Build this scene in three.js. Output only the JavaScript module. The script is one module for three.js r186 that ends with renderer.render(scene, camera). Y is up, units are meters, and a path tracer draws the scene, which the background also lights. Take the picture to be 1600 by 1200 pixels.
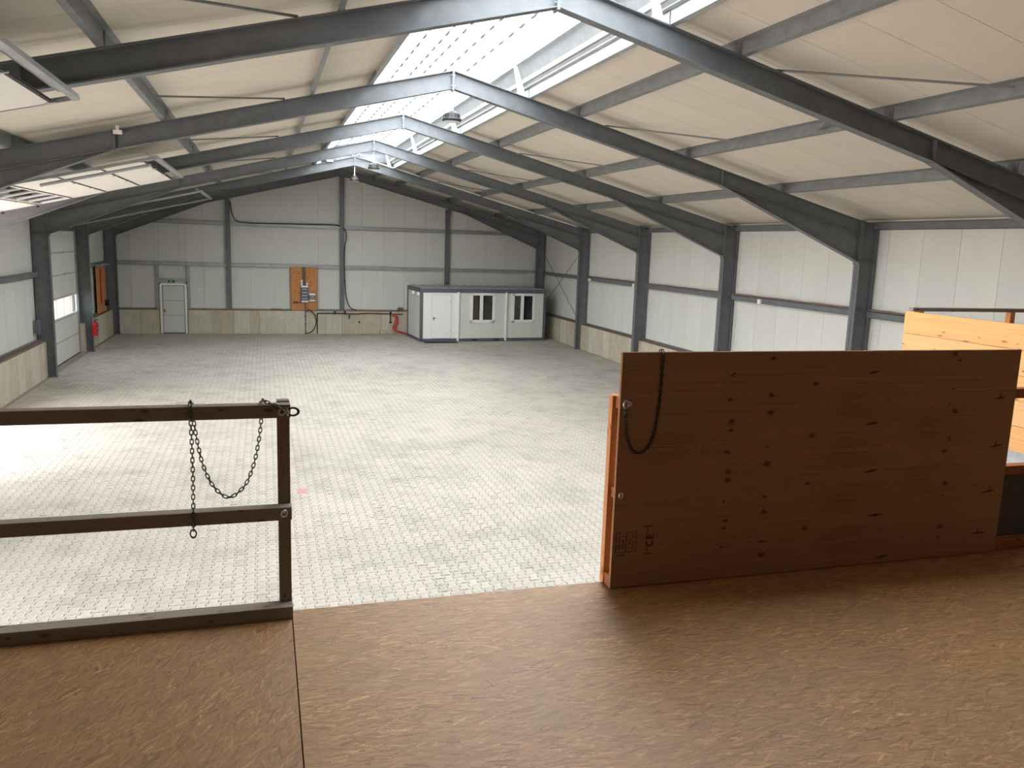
import * as THREE from 'three';
import { mergeGeometries, mergeVertices } from 'three/addons/utils/BufferGeometryUtils.js';
import { RoundedBoxGeometry } from 'three/addons/geometries/RoundedBoxGeometry.js';
import { RectAreaLightUniformsLib } from 'three/addons/lights/RectAreaLightUniformsLib.js';

// ------------------------------------------------------------------ camera, sky, light, exposure
const scene = new THREE.Scene();
const renderer = new THREE.WebGLRenderer({ antialias: true });
renderer.toneMapping = THREE.LinearToneMapping;
renderer.toneMappingExposure = 1.0;
renderer.shadowMap.enabled = true;
RectAreaLightUniformsLib.init();

const EYE = new THREE.Vector3(-0.901, 4.383, 39.143);
const camera = new THREE.PerspectiveCamera(2 * Math.atan(600 / 1277.377) * 180 / Math.PI, 4 / 3, 0.05, 400);
{
  const yaw = 17.0483 * Math.PI / 180, pitch = -9.6222 * Math.PI / 180, roll = 1.9078 * Math.PI / 180;
  const fw = new THREE.Vector3(Math.sin(yaw) * Math.cos(pitch), Math.sin(pitch), -Math.cos(yaw) * Math.cos(pitch));
  const r = new THREE.Vector3(Math.cos(yaw), 0, Math.sin(yaw));
  const u = new THREE.Vector3().crossVectors(r, fw);
  const up = r.clone().multiplyScalar(-Math.sin(roll)).addScaledVector(u, Math.cos(roll));
  camera.position.copy(EYE);
  camera.up.copy(up);
  camera.lookAt(EYE.clone().add(fw));
}
scene.background = new THREE.Color().setRGB(0.97, 0.985, 1.0);   // an even overcast sky
scene.backgroundIntensity = 8.5;
// daylight entering by the skylight bays and by the two open doors of the left wall
const DAY = new THREE.Color().setRGB(0.97, 0.985, 1.0);
for (let k = 1; k < 6; k++) {
  const l = new THREE.RectAreaLight(DAY, 6.0, 2.3, 5.6); l.name = 'skylight_daylight';
  l.position.set(2.585, 7.74, k * 5.8 + 3.0); l.lookAt(2.585, 0, k * 5.8 + 3.0); scene.add(l);
}
for (const z of [20.4, 32.0]) {
  const l = new THREE.RectAreaLight(DAY, 5.0, 4.9, 4.2); l.name = 'doorway_daylight';
  l.position.set(-7.56, 2.15, z); l.lookAt(0, 2.15, z); scene.add(l);
}

// ------------------------------------------------------------------ small helpers
let seed = 20240;
const rnd = () => { seed = (seed + 0x6d2b79f5) | 0; let t = Math.imul(seed ^ (seed >>> 15), 1 | seed); t = (t + Math.imul(t ^ (t >>> 7), 61 | t)) ^ t; return ((t ^ (t >>> 14)) >>> 0) / 4294967296; };
const rr = (a, b) => a + (b - a) * rnd();
const used = new Map();
function numbered(name) {
  const n = used.get(name) ?? 0; used.set(name, n + 1);
  return n ? `${name}_${String(n).padStart(3, '0')}` : name;
}
function thing(name, label, category, group, kind) {
  const g = new THREE.Group(); g.name = numbered(name); g.userData = { label, category };
  if (group) g.userData.group = group;
  if (kind) g.userData.kind = kind;
  scene.add(g); return g;
}
const structure = (name, label, category) => thing(name, label, category, null, 'structure');
function part(name, geo, mat, parent, label) {
  const m = new THREE.Mesh(Array.isArray(geo) ? join(geo) : geo, mat);
  m.name = name; m.castShadow = m.receiveShadow = true; parent.add(m);
  if (label) m.userData.label = label;
  return m;
}
function single(name, geo, mat, label, category, group) {
  const m = part(numbered(name), geo, mat, scene, label); m.userData.category = category;
  if (group) m.userData.group = group;
  return m;
}
function join(list) {
  const l = list.map((g) => { const n = g.index ? g.toNonIndexed() : g; for (const k of Object.keys(n.attributes)) if (!['position', 'normal', 'uv'].includes(k)) n.deleteAttribute(k); return n; });
  return l.length === 1 ? l[0] : mergeGeometries(l);
}
// box from corner to corner
function bb(x0, x1, y0, y1, z0, z1) {
  const g = new THREE.BoxGeometry(Math.abs(x1 - x0), Math.abs(y1 - y0), Math.abs(z1 - z0));
  g.translate((x0 + x1) / 2, (y0 + y1) / 2, (z0 + z1) / 2); return g;
}
function rb(x0, x1, y0, y1, z0, z1, r = 0.004) {
  const w = Math.abs(x1 - x0), h = Math.abs(y1 - y0), d = Math.abs(z1 - z0);
  const g = new RoundedBoxGeometry(w, h, d, 1, Math.min(r, w / 2.01, h / 2.01, d / 2.01));
  g.translate((x0 + x1) / 2, (y0 + y1) / 2, (z0 + z1) / 2); return g;
}
// prism: polygon in x,y pulled along z
function prism(pts, z0, z1) {
  const s = new THREE.Shape(pts.map((p) => new THREE.Vector2(p[0], p[1])));
  const g = new THREE.ExtrudeGeometry(s, { depth: z1 - z0, bevelEnabled: false, steps: 1 });
  g.translate(0, 0, z0); return g;
}
// a bar of polygon thickness t (towards side) along a line in x,y
function strip(a, b, t, z0, z1) {
  const dx = b[0] - a[0], dy = b[1] - a[1], l = Math.hypot(dx, dy), nx = -dy / l * t, ny = dx / l * t;
  return prism([a, b, [b[0] + nx, b[1] + ny], [a[0] + nx, a[1] + ny]], z0, z1);
}
function rod(a, b, r, seg = 8) {
  const A = new THREE.Vector3(...a), B = new THREE.Vector3(...b), d = B.clone().sub(A);
  const g = new THREE.CylinderGeometry(r, r, d.length(), seg);
  g.applyQuaternion(new THREE.Quaternion().setFromUnitVectors(new THREE.Vector3(0, 1, 0), d.clone().normalize()));
  g.translate(...A.add(B).multiplyScalar(0.5).toArray()); return g;
}
function tube(pts, r, n = 40, seg = 8) {
  return new THREE.TubeGeometry(new THREE.CatmullRomCurve3(pts.map((p) => new THREE.Vector3(...p)), false, 'centripetal'), n, r, seg, false);
}
// uv in metres by the dominant direction of each face
function uvM(g, s = 1, ox = 0, oy = 0) {
  const n = g.index ? g.toNonIndexed() : g, p = n.attributes.position, uv = new Float32Array(p.count * 2);
  const A = new THREE.Vector3(), B = new THREE.Vector3(), C = new THREE.Vector3();
  for (let i = 0; i < p.count; i += 3) {
    A.fromBufferAttribute(p, i); B.fromBufferAttribute(p, i + 1); C.fromBufferAttribute(p, i + 2);
    const nn = B.clone().sub(A).cross(C.clone().sub(A)), ax = Math.abs(nn.x), ay = Math.abs(nn.y), az = Math.abs(nn.z);
    [A, B, C].forEach((v, k) => {
      const [u, w] = ay >= ax && ay >= az ? [v.x, v.z] : ax >= az ? [v.z, v.y] : [v.x, v.y];
      uv[(i + k) * 2] = u * s + ox; uv[(i + k) * 2 + 1] = w * s + oy;
    });
  }
  n.setAttribute('uv', new THREE.BufferAttribute(uv, 2)); return n;
}
// uv from a rectangle in two axes to 0..1
function uvFit(g, iu, u0, u1, iv, v0, v1) {
  const n = g.index ? g.toNonIndexed() : g, p = n.attributes.position, uv = new Float32Array(p.count * 2);
  const get = [(i) => p.getX(i), (i) => p.getY(i), (i) => p.getZ(i)];
  for (let i = 0; i < p.count; i++) { uv[i * 2] = (get[iu](i) - u0) / (u1 - u0); uv[i * 2 + 1] = (get[iv](i) - v0) / (v1 - v0); }
  n.setAttribute('uv', new THREE.BufferAttribute(uv, 2)); return n;
}

// ------------------------------------------------------------------ textures
function hash2(x, y, s) { let h = (x * 374761393 + y * 668265263 + s * 982451653) | 0; h = Math.imul(h ^ (h >>> 13), 1274126177); return ((h ^ (h >>> 16)) >>> 0) / 4294967296; }
function vnoise(x, y, per, s) {
  const xi = Math.floor(x), yi = Math.floor(y), fx = x - xi, fy = y - yi, sx = fx * fx * (3 - 2 * fx), sy = fy * fy * (3 - 2 * fy);
  const m = (v) => ((v % per) + per) % per, h = (a, b) => hash2(m(a), m(b), s);
  return (h(xi, yi) * (1 - sx) + h(xi + 1, yi) * sx) * (1 - sy) + (h(xi, yi + 1) * (1 - sx) + h(xi + 1, yi + 1) * sx) * sy;
}
function fbm(u, v, per, oct, s) { let a = 0, k = 0.5, t = 0; for (let o = 0; o < oct; o++) { a += k * vnoise(u * per, v * per, per, s + o); t += k; k *= 0.55; per *= 2; } return a / t; }
function dataTex(n, fn, srgb = true, nh = n) {
  const d = new Uint8Array(n * nh * 4);
  for (let y = 0; y < nh; y++) for (let x = 0; x < n; x++) { const c = fn(x / n, y / nh); for (let k = 0; k < 3; k++) d[(y * n + x) * 4 + k] = Math.max(0, Math.min(255, c[k])); d[(y * n + x) * 4 + 3] = 255; }
  const t = new THREE.DataTexture(d, n, nh); t.magFilter = THREE.LinearFilter; t.wrapS = t.wrapT = THREE.RepeatWrapping;
  if (srgb) t.colorSpace = THREE.SRGBColorSpace; t.needsUpdate = true; return t;
}
function canvasTex(w, h, draw) {
  const c = document.createElement('canvas'); c.width = w; c.height = h; const x = c.getContext('2d'); draw(x, w, h);
  const t = new THREE.CanvasTexture(c); t.colorSpace = THREE.SRGBColorSpace; t.wrapS = t.wrapT = THREE.RepeatWrapping; return t;
}
const rep = (t, x, y) => { const c = t.clone(); c.repeat.set(x, y); c.needsUpdate = true; return c; };

const concreteTex = dataTex(512, (u, v) => {
  const a = fbm(u, v, 5, 5, 3), b = fbm(u, v * 0.25, 24, 2, 11), c = fbm(u, v, 64, 2, 17);
  const k = 200 + (a - 0.5) * 30 + (b - 0.5) * 18 + (c - 0.5) * 16; return [k, k * 0.97, k * 0.89];
});
const paverTex = dataTex(256, (u, v) => { const k = 222 + (fbm(u, v, 32, 3, 5) - 0.5) * 60; return [k, k, k]; });
const panelTex = dataTex(512, (u, v) => { const a = fbm(u, v, 4, 4, 31), b = fbm(u, v * 0.2, 40, 2, 37); const k = 246 + (a - 0.5) * 8 + (b - 0.5) * 4; return [k, k, k]; });
const steelTex = dataTex(256, (u, v) => { const k = 232 + (fbm(u, v, 6, 4, 41) - 0.5) * 44; return [k, k, k]; });
const grain = (base) => canvasTex(1024, 512, (x, w, h) => {               // sawn softwood, grain along u
  seed = 977; x.fillStyle = base; x.fillRect(0, 0, w, h);
  for (let i = 0; i < 900; i++) {
    const y = rr(0, h), a = rr(0.04, 0.17), d = rnd() < 0.6; x.strokeStyle = d ? `rgba(150,96,52,${a})` : `rgba(238,206,160,${a})`; x.lineWidth = rr(0.6, 2.6);
    x.beginPath(); const x0 = rr(-200, w), l = rr(200, 900), am = rr(-6, 6); x.moveTo(x0, y); x.bezierCurveTo(x0 + l * 0.3, y + am, x0 + l * 0.7, y - am, x0 + l, y + rr(-3, 3)); x.stroke();
  }
  for (let i = 0; i < 26; i++) {
    const cx = rr(20, w - 20), cy = rr(10, h - 10), s = rr(3, 8);
    for (let k = 5; k > 0; k--) { x.fillStyle = `rgba(${120 - k * 4},${70 - k * 2},${34},${0.16 + (5 - k) * 0.05})`; x.beginPath(); x.ellipse(cx, cy, s * k * 0.55, s * k * 0.26, 0, 0, 7); x.fill(); }
  }
});
const grainTex = grain('rgb(214,172,122)'), agedTex = grain('rgb(164,154,144)');
function osb(main, spread, sd) {
  return canvasTex(2048, 1024, (x, w, h) => {
    seed = sd; x.fillStyle = 'rgb(188,150,110)'; x.fillRect(0, 0, w, h);
    const cols = [[200, 160, 116], [212, 176, 132], [186, 146, 104], [222, 190, 148], [176, 142, 110], [196, 160, 124], [164, 126, 90], [206, 168, 132], [186, 158, 130]];
    for (let i = 0; i < 15000; i++) {
      const c = cols[Math.floor(rnd() * cols.length)], k = rr(0.78, 1.13), l = rr(14, 84), t = rr(2, 12), an = main + (rnd() + rnd() + rnd() - 1.5) * spread;
      x.save(); x.translate(rr(0, w), rr(0, h)); x.rotate(an); x.globalAlpha = rr(0.35, 0.85); x.fillStyle = `rgb(${c[0] * k | 0},${c[1] * k | 0},${c[2] * k | 0})`;
      x.beginPath(); x.moveTo(-l / 2, -t / 2 * rnd()); x.lineTo(l / 2 * rr(0.7, 1), -t / 2); x.lineTo(l / 2, t / 2 * rnd()); x.lineTo(-l / 2 * rr(0.7, 1), t / 2); x.fill();
      if (rnd() < 0.35) { x.globalAlpha = 0.35; x.strokeStyle = 'rgb(84,60,38)'; x.lineWidth = 0.8; x.beginPath(); x.moveTo(-l / 2, t / 2); x.lineTo(l / 2, t / 2); x.stroke(); }
      x.restore();
    }
    for (let i = 0; i < 420; i++) { x.fillStyle = `rgba(44,32,22,${rr(0.4, 0.8)})`; x.beginPath(); x.ellipse(rr(0, w), rr(0, h), rr(0.8, 3.2), rr(0.6, 1.8), rr(0, 3), 0, 7); x.fill(); }
    const im = x.getImageData(0, 0, w, h), d = im.data;           // trodden-in grey dust, in blotches with a grain
    for (let py = 0; py < h; py++) for (let px = 0; px < w; px++) {
      const u = px / h, v = py / h, a = fbm(u * 0.5, v * 0.5, 8, 4, 71), f = fbm(u * 0.5, v * 0.5, 220, 2, 77); const k = Math.max(0, Math.min(0.4, (a - 0.42) * 1.4)) * (0.2 + f), i = (py * w + px) * 4;
      d[i] += (158 - d[i]) * k; d[i + 1] += (142 - d[i + 1]) * k; d[i + 2] += (120 - d[i + 2]) * k;
    }
    x.putImageData(im, 0, 0);
    for (let i = 0; i < 6; i++) { x.strokeStyle = `rgba(50,40,32,${rr(0.25, 0.6)})`; x.lineWidth = rr(1, 2.4); const a = rr(0, w), b = rr(0, h); x.beginPath(); x.moveTo(a, b); x.quadraticCurveTo(a + rr(-30, 30), b + rr(10, 70), a + rr(-40, 40), b + rr(40, 130)); x.stroke(); }
  });
}
const osbCrossTex = osb(1.05, 0.7, 811), osbLongTex = osb(0.08, 0.55, 823);
seed = 4711;
const knots = [[1.375, 3.78], [1.361, 3.771], [1.357, 3.646], [1.378, 3.532], [1.379, 3.485], [1.366, 3.371], [1.383, 3.265], [1.383, 3.221], [1.37, 3.108], [1.391, 3.002], [1.387, 2.964], [1.373, 2.86], [1.595, 3.857], [1.599, 3.664], [1.608, 3.572], [1.603, 3.389], [1.612, 3.299], [1.611, 3.118], [1.618, 3.036], [1.619, 2.869], [1.622, 2.794], [1.865, 3.719], [1.872, 3.44], [1.873, 3.177], [1.88, 2.926], [2.759, 3.872], [2.796, 3.836], [2.776, 3.675], [2.766, 3.595], [2.805, 3.546], [2.788, 3.392], [2.764, 3.319], [2.797, 3.13], [2.79, 3.055], [2.799, 2.871], [2.791, 2.807]];
const scars = [[2.23, 3.776], [2.258, 3.494], [2.288, 3.227], [2.343, 2.971], [2.418, 2.721], [3.118, 3.616], [3.124, 3.334], [3.122, 3.063], [3.087, 2.812]];
const PX0 = 0.752, PX1 = 3.228, PY0 = 2.684, PY1 = 3.892;
const plyTex = canvasTex(2048, 1000, (x, w, h) => {
  const U = (X) => (X - PX0) / (PX1 - PX0) * w, V = (Y) => (PY1 - Y) / (PY1 - PY0) * h;
  x.fillStyle = 'rgb(150,112,80)'; x.fillRect(0, 0, w, h);
  for (let i = 0; i < 1500; i++) {
    const y = rr(0, h), a = rr(0.04, 0.17); x.strokeStyle = rnd() < 0.6 ? `rgba(104,60,28,${a})` : `rgba(222,170,116,${a})`; x.lineWidth = rr(0.7, 3.4);
    const x0 = rr(-300, w), l = rr(200, 1100), am = rr(-14, 14); x.beginPath(); x.moveTo(x0, y); x.bezierCurveTo(x0 + l * 0.3, y + am, x0 + l * 0.7, y - am, x0 + l, y + rr(-8, 8)); x.stroke();
  }
  for (const [X, Y] of [[2.12, 3.62], [2.1, 3.35], [2.1, 3.08], [2.1, 2.83], [2.62, 3.45], [2.6, 3.17], [1.0, 3.4]]) for (let k = 1; k < 9; k++) { x.strokeStyle = `rgba(92,50,22,${0.5 - k * 0.035})`; x.lineWidth = 3; x.beginPath(); x.ellipse(U(X) + k * 9, V(Y), 22 + k * 24, 4 + k * 8.5, -0.03, 0, 7); x.stroke(); }
  for (const [X, Y] of knots) {
    const s = rr(0.5, 1.55), tail = rr(-26, 26); x.fillStyle = 'rgba(80,42,20,0.4)'; x.beginPath(); x.moveTo(U(X) - 3, V(Y) - 4); x.quadraticCurveTo(U(X) + tail, V(Y) - 1, U(X) + tail * 1.6, V(Y) + rr(-4, 4)); x.quadraticCurveTo(U(X) + tail, V(Y) + 4, U(X) - 3, V(Y) + 4); x.fill();
    for (let k = 6; k > 0; k--) { x.fillStyle = `rgba(70,36,18,${0.1 + (6 - k) * 0.07})`; x.beginPath(); x.ellipse(U(X) + rr(-2, 2), V(Y) + rr(-1.5, 1.5), s * k * rr(2.4, 3.2), s * k * rr(1.5, 2), rr(-0.4, 0.4), 0, 7); x.fill(); }
  }
  for (const [X, Y] of scars) { const a = rr(28, 62), b = rr(26, 52), t = rr(-8, 8); x.fillStyle = 'rgba(56,28,14,0.8)'; x.beginPath(); x.moveTo(U(X) - a, V(Y) + 4 + t / 2); x.quadraticCurveTo(U(X), V(Y) - 10, U(X) + b, V(Y) - 4 - t / 2); x.quadraticCurveTo(U(X) + 6, V(Y) + 10, U(X) - a, V(Y) + 4 + t / 2); x.fill(); if (X > 3) x.fillRect(U(X) - 4 + t, V(Y) - 24, 6, 22); else { x.beginPath(); x.ellipse(U(X) - 8, V(Y), 10, 6, 0.2, 0, 7); x.fill(); } }
  // the maker's stamp, turned on its side
  x.save(); x.translate(U(0.885), V(2.93)); x.rotate(-Math.PI / 2); x.fillStyle = 'rgba(38,26,18,0.85)'; x.strokeStyle = 'rgba(38,26,18,0.85)';
  x.font = 'bold 50px sans-serif'; x.textAlign = 'center'; x.fillText('CE', -2, 78);
  x.lineWidth = 4; x.beginPath(); x.moveTo(-60, 34); x.lineTo(-60, 74); x.moveTo(-60, 50); x.lineTo(-30, 50); x.moveTo(60, 30); x.lineTo(60, 70); x.moveTo(60, 48); x.lineTo(34, 48); x.moveTo(-60, -96); x.lineTo(-60, -50); x.stroke();
  for (let r = 0; r < 7; r++) for (let q = -50; q < 44; q += rr(4, 9)) if (rnd() < 0.8) x.fillRect(q, -96 + r * 15, rr(2, 5), rr(5, 10));
  x.restore();
});

// ------------------------------------------------------------------ materials
const std = (o) => new THREE.MeshStandardMaterial(o);
const M = {
  steel: std({ color: '#74797d', roughness: 0.42, metalness: 0.0, map: steelTex }),
  purlin: std({ color: '#8d9294', roughness: 0.5, metalness: 0.15, map: steelTex }),
  galv: std({ color: '#b4b9bb', roughness: 0.4, metalness: 0.4, map: steelTex }),
  rodSteel: std({ color: '#7d8080', roughness: 0.5, metalness: 0.3 }),
  panel: std({ color: '#e0e1da', roughness: 0.55, map: panelTex }),
  panel2: std({ color: '#dcddd6', roughness: 0.55, map: panelTex }),
  roof: std({ color: '#e2dacb', roughness: 0.6, map: panelTex }),
  roof2: std({ color: '#dfd7c8', roughness: 0.6, map: panelTex }),
  joint: std({ color: '#a9aaa5', roughness: 0.8 }),
  outer: std({ color: '#9a9c9a', roughness: 0.8 }),
  concreteA: std({ color: '#ffffff', roughness: 0.9, map: concreteTex, bumpMap: concreteTex, bumpScale: 0.002 }),
  concreteB: std({ color: '#f8f5ee', roughness: 0.9, map: concreteTex, bumpMap: concreteTex, bumpScale: 0.002 }),
  concreteC: std({ color: '#f0ece2', roughness: 0.9, map: concreteTex, bumpMap: concreteTex, bumpScale: 0.002 }),
  paver: std({ color: '#cdc6ba', roughness: 0.85, map: paverTex }),
  dirt: std({ color: '#7b756a', roughness: 1 }),
  sand: std({ color: '#989184', roughness: 1 }),
  timber: std({ color: '#c6c6c6', roughness: 0.75, map: agedTex }),
  timberWarm: std({ color: '#eecdb0', roughness: 0.75, map: grainTex }),
  timberRed: std({ color: '#b5866a', roughness: 0.75, map: grainTex }),
  pineA: std({ color: '#fff6e6', roughness: 0.65, map: grainTex }),
  pineB: std({ color: '#ffeed4', roughness: 0.65, map: grainTex }),
  ply: std({ color: '#ffffff', roughness: 0.7, map: plyTex }),
  plyEdge: std({ color: '#e0a878', roughness: 0.8, map: grainTex }),
  osbCross: std({ color: '#ccbda4', roughness: 0.56, map: osbCrossTex, bumpMap: osbCrossTex, bumpScale: 0.0015 }),
  osbLong: std({ color: '#decfb2', roughness: 0.56, map: osbLongTex, bumpMap: osbLongTex, bumpScale: 0.0015 }),
  osbEdge: std({ color: '#5f4630', roughness: 0.9 }),
  chain: std({ color: '#3f4540', roughness: 0.45, metalness: 0.6 }),
  zinc: std({ color: '#c5c9c8', roughness: 0.3, metalness: 0.8 }),
  white: std({ color: '#f0f0ec', roughness: 0.5 }),
  offwhite: std({ color: '#dfdfda', roughness: 0.55 }),
  black: std({ color: '#1b1c1d', roughness: 0.55 }),
  rubber: std({ color: '#2b2d2f', roughness: 0.9 }),
  darkgrey: std({ color: '#5c626a', roughness: 0.6 }),
  boxGrey: std({ color: '#5d666b', roughness: 0.5 }),
  red: std({ color: '#c01a1e', roughness: 0.35 }),
  orange: std({ color: '#d2512c', roughness: 0.5 }),
  redBrown: std({ color: '#7d6355', roughness: 0.7 }),
  green: std({ color: '#1f8a55', roughness: 0.5 }),
  brown: std({ color: '#9a6a3e', roughness: 0.6 }),
  pane: new THREE.MeshPhysicalMaterial({ color: '#f4f8fa', roughness: 0.25, transmission: 1, thickness: 0, ior: 1.45 }),
  glass: new THREE.MeshPhysicalMaterial({ color: '#e4ecef', roughness: 0.04, transmission: 1, thickness: 0, ior: 1.5 }),
  outside: std({ color: '#e0aa92', roughness: 0.9, map: steelTex }),
  paint: std({ color: '#b98a86', roughness: 0.9 }),
  sheet: std({ color: '#34383c', roughness: 0.6 }),
};

// ------------------------------------------------------------------ measures of the hall
const CX = 2.585, RS = 0.252, BAY = 5.8, LEN = 41.6;
const Zk = (k) => k * BAY + 0.1;
const rafTop = (d) => 7.58 - RS * d, rafBot = (d) => 7.25 - RS * d, under = (d) => 7.76 - RS * d;
const KNEE = 9.525, COLD = 0.44, WALL = 10.0, CONC = 9.77, CTOP = 1.06;
const SKY0 = Zk(1), SKY1 = Zk(6), SKYD = 1.45;
const DOORS = [[17.9, 22.9], [29.5, 34.5], [6.2, 11.4]];            // sectional doors in the left wall: two rolled open, the last shut
const DOORH = 4.38;

// ------------------------------------------------------------------ ground outside
{
  const g = structure('ground_outside', 'reddish paved yard outside the left wall', 'yard');
  part('paving', uvM(bb(-60, CX - 10.3, -0.2, -0.03, -30, 80), 0.4), M.outside, g);
}

// ------------------------------------------------------------------ floor of interlocking pavers
{
  const floor = structure('floor', 'pale grey hall floor of interlocking concrete pavers', 'floor');
  part('sand_bed', bb(CX - 10.25, CX + 10.25, -0.2, -0.012, -0.4, LEN + 0.3), M.sand, floor);
  const W = 0.14, L = 0.2, a = 0.016, e = 0.0042, h = 0.05;
  const half = [[W / 2 + a, -L / 2], [W / 2 + a, -L * 0.3], [W / 2 - a, -L * 0.17], [W / 2 - a, L * 0.17], [W / 2 + a, L * 0.3], [W / 2 + a, L / 2]];
  const outline = [...half, ...half.slice().reverse().map(([x, z]) => [-x, z])].map(([x, z]) => [x - Math.sign(x) * e, Math.abs(z) > L * 0.49 ? z - Math.sign(z) * 0.0022 : z]);
  const solid = new THREE.ExtrudeGeometry(new THREE.Shape(outline.map(([x, z]) => new THREE.Vector2(x, z))), { depth: h, bevelEnabled: false });
  solid.rotateX(-Math.PI / 2); solid.translate(0, -h, 0);            // top at y = 0
  { // no need for the underside
    const p = solid.attributes.position, keep = [];
    for (let i = 0; i < p.count; i += 3) if (!(p.getY(i) < -h * 0.9 && p.getY(i + 1) < -h * 0.9 && p.getY(i + 2) < -h * 0.9)) for (let k = 0; k < 3; k++) keep.push(p.getX(i + k), p.getY(i + k), p.getZ(i + k));
    solid.deleteAttribute('normal'); solid.deleteAttribute('uv'); solid.setAttribute('position', new THREE.Float32BufferAttribute(keep, 3)); solid.computeVertexNormals();
  }
  const stone = uvM(solid, 1.2);
  const cells = [], v = new THREE.Vector3(); camera.updateMatrixWorld(); camera.updateProjectionMatrix();
  const nx = Math.floor(19.4 / W), x0 = CX - nx * W / 2 + W / 2;
  for (let i = 0; i < nx; i++) for (let z = 0.1 + (i % 2 ? L / 2 : 0); z < 32; z += L) {
    const x = x0 + i * W, n = fbm(x / 40 + 0.5, z / 40, 20, 4, 91), s = fbm(x / 40 + 0.5, z / 40, 90, 3, 97);
    let t = 1 + (rnd() - 0.5) * 0.05 + (n - 0.5) * 0.3 + Math.min(0, 0.45 - s) * 0.5;
    if (rnd() < 0.012) t *= 0.86;
    const warm = (rnd() - 0.5) * 0.02 + 0.004;
    v.set(x, 0, z).project(camera);
    const px = (v.x + 1) * 800, py = (1 - v.y) * 600, seen = px > 5 && px < 948 && py < 955 - 0.085 * (px - 458) - 4 && !(px < 458 && (py > 985 - 0.08 * px));
    cells.push({ x, z, t, warm, d: Math.hypot(x - EYE.x, z - EYE.z), seen, y: rr(-0.002, 0.001) });
  }
  const near = new Set(cells.filter((c) => c.seen).sort((p, q) => p.d - q.d).slice(0, 300));
  const tones = [0.84, 0.92, 1.0, 1.07, 1.13].map((k) => { const m = M.paver.clone(); m.color.multiplyScalar(k); return m; });
  for (const c of near) {
    const m = part('paver', stone, tones[Math.max(0, Math.min(4, Math.round((c.t - 0.84) / 0.072)))], floor);
    m.position.set(c.x, c.y, c.z);
  }
  const rest = cells.filter((c) => !near.has(c)), im = new THREE.InstancedMesh(stone, M.paver, rest.length), mx = new THREE.Matrix4(), col = new THREE.Color();
  rest.forEach((c, i) => { im.setMatrixAt(i, mx.makeTranslation(c.x, c.y, c.z)); im.setColorAt(i, col.setRGB(c.t * (1 + c.warm), c.t, c.t * (1 - c.warm))); });
  // black dirt lodged in the cross joints, in drifts
  const dirty = []; for (const c of cells) { const g = fbm(c.x / 40 + 0.3, c.z / 40 + 0.7, 12, 3, 131); if (c.z < 29.5 && rnd() < Math.max(0.02, (g - 0.46) * 2.6) * 0.45) dirty.push(c); }
  const crumb = new THREE.BoxGeometry(1, 0.002, 1), dm = new THREE.InstancedMesh(crumb, M.dirt, dirty.length);
  dirty.forEach((c, i) => dm.setMatrixAt(i, mx.makeScale(rr(0.03, 0.13), 1, rr(0.008, 0.022)).setPosition(c.x + rr(-0.04, 0.04), 0.0012, c.z + L / 2 + rr(-0.01, 0.01))));
  dm.name = 'joint_dirt'; dm.userData.kind = 'stuff'; floor.add(dm);
  im.name = 'paving'; im.userData.kind = 'stuff'; im.receiveShadow = true; floor.add(im);
}

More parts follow.
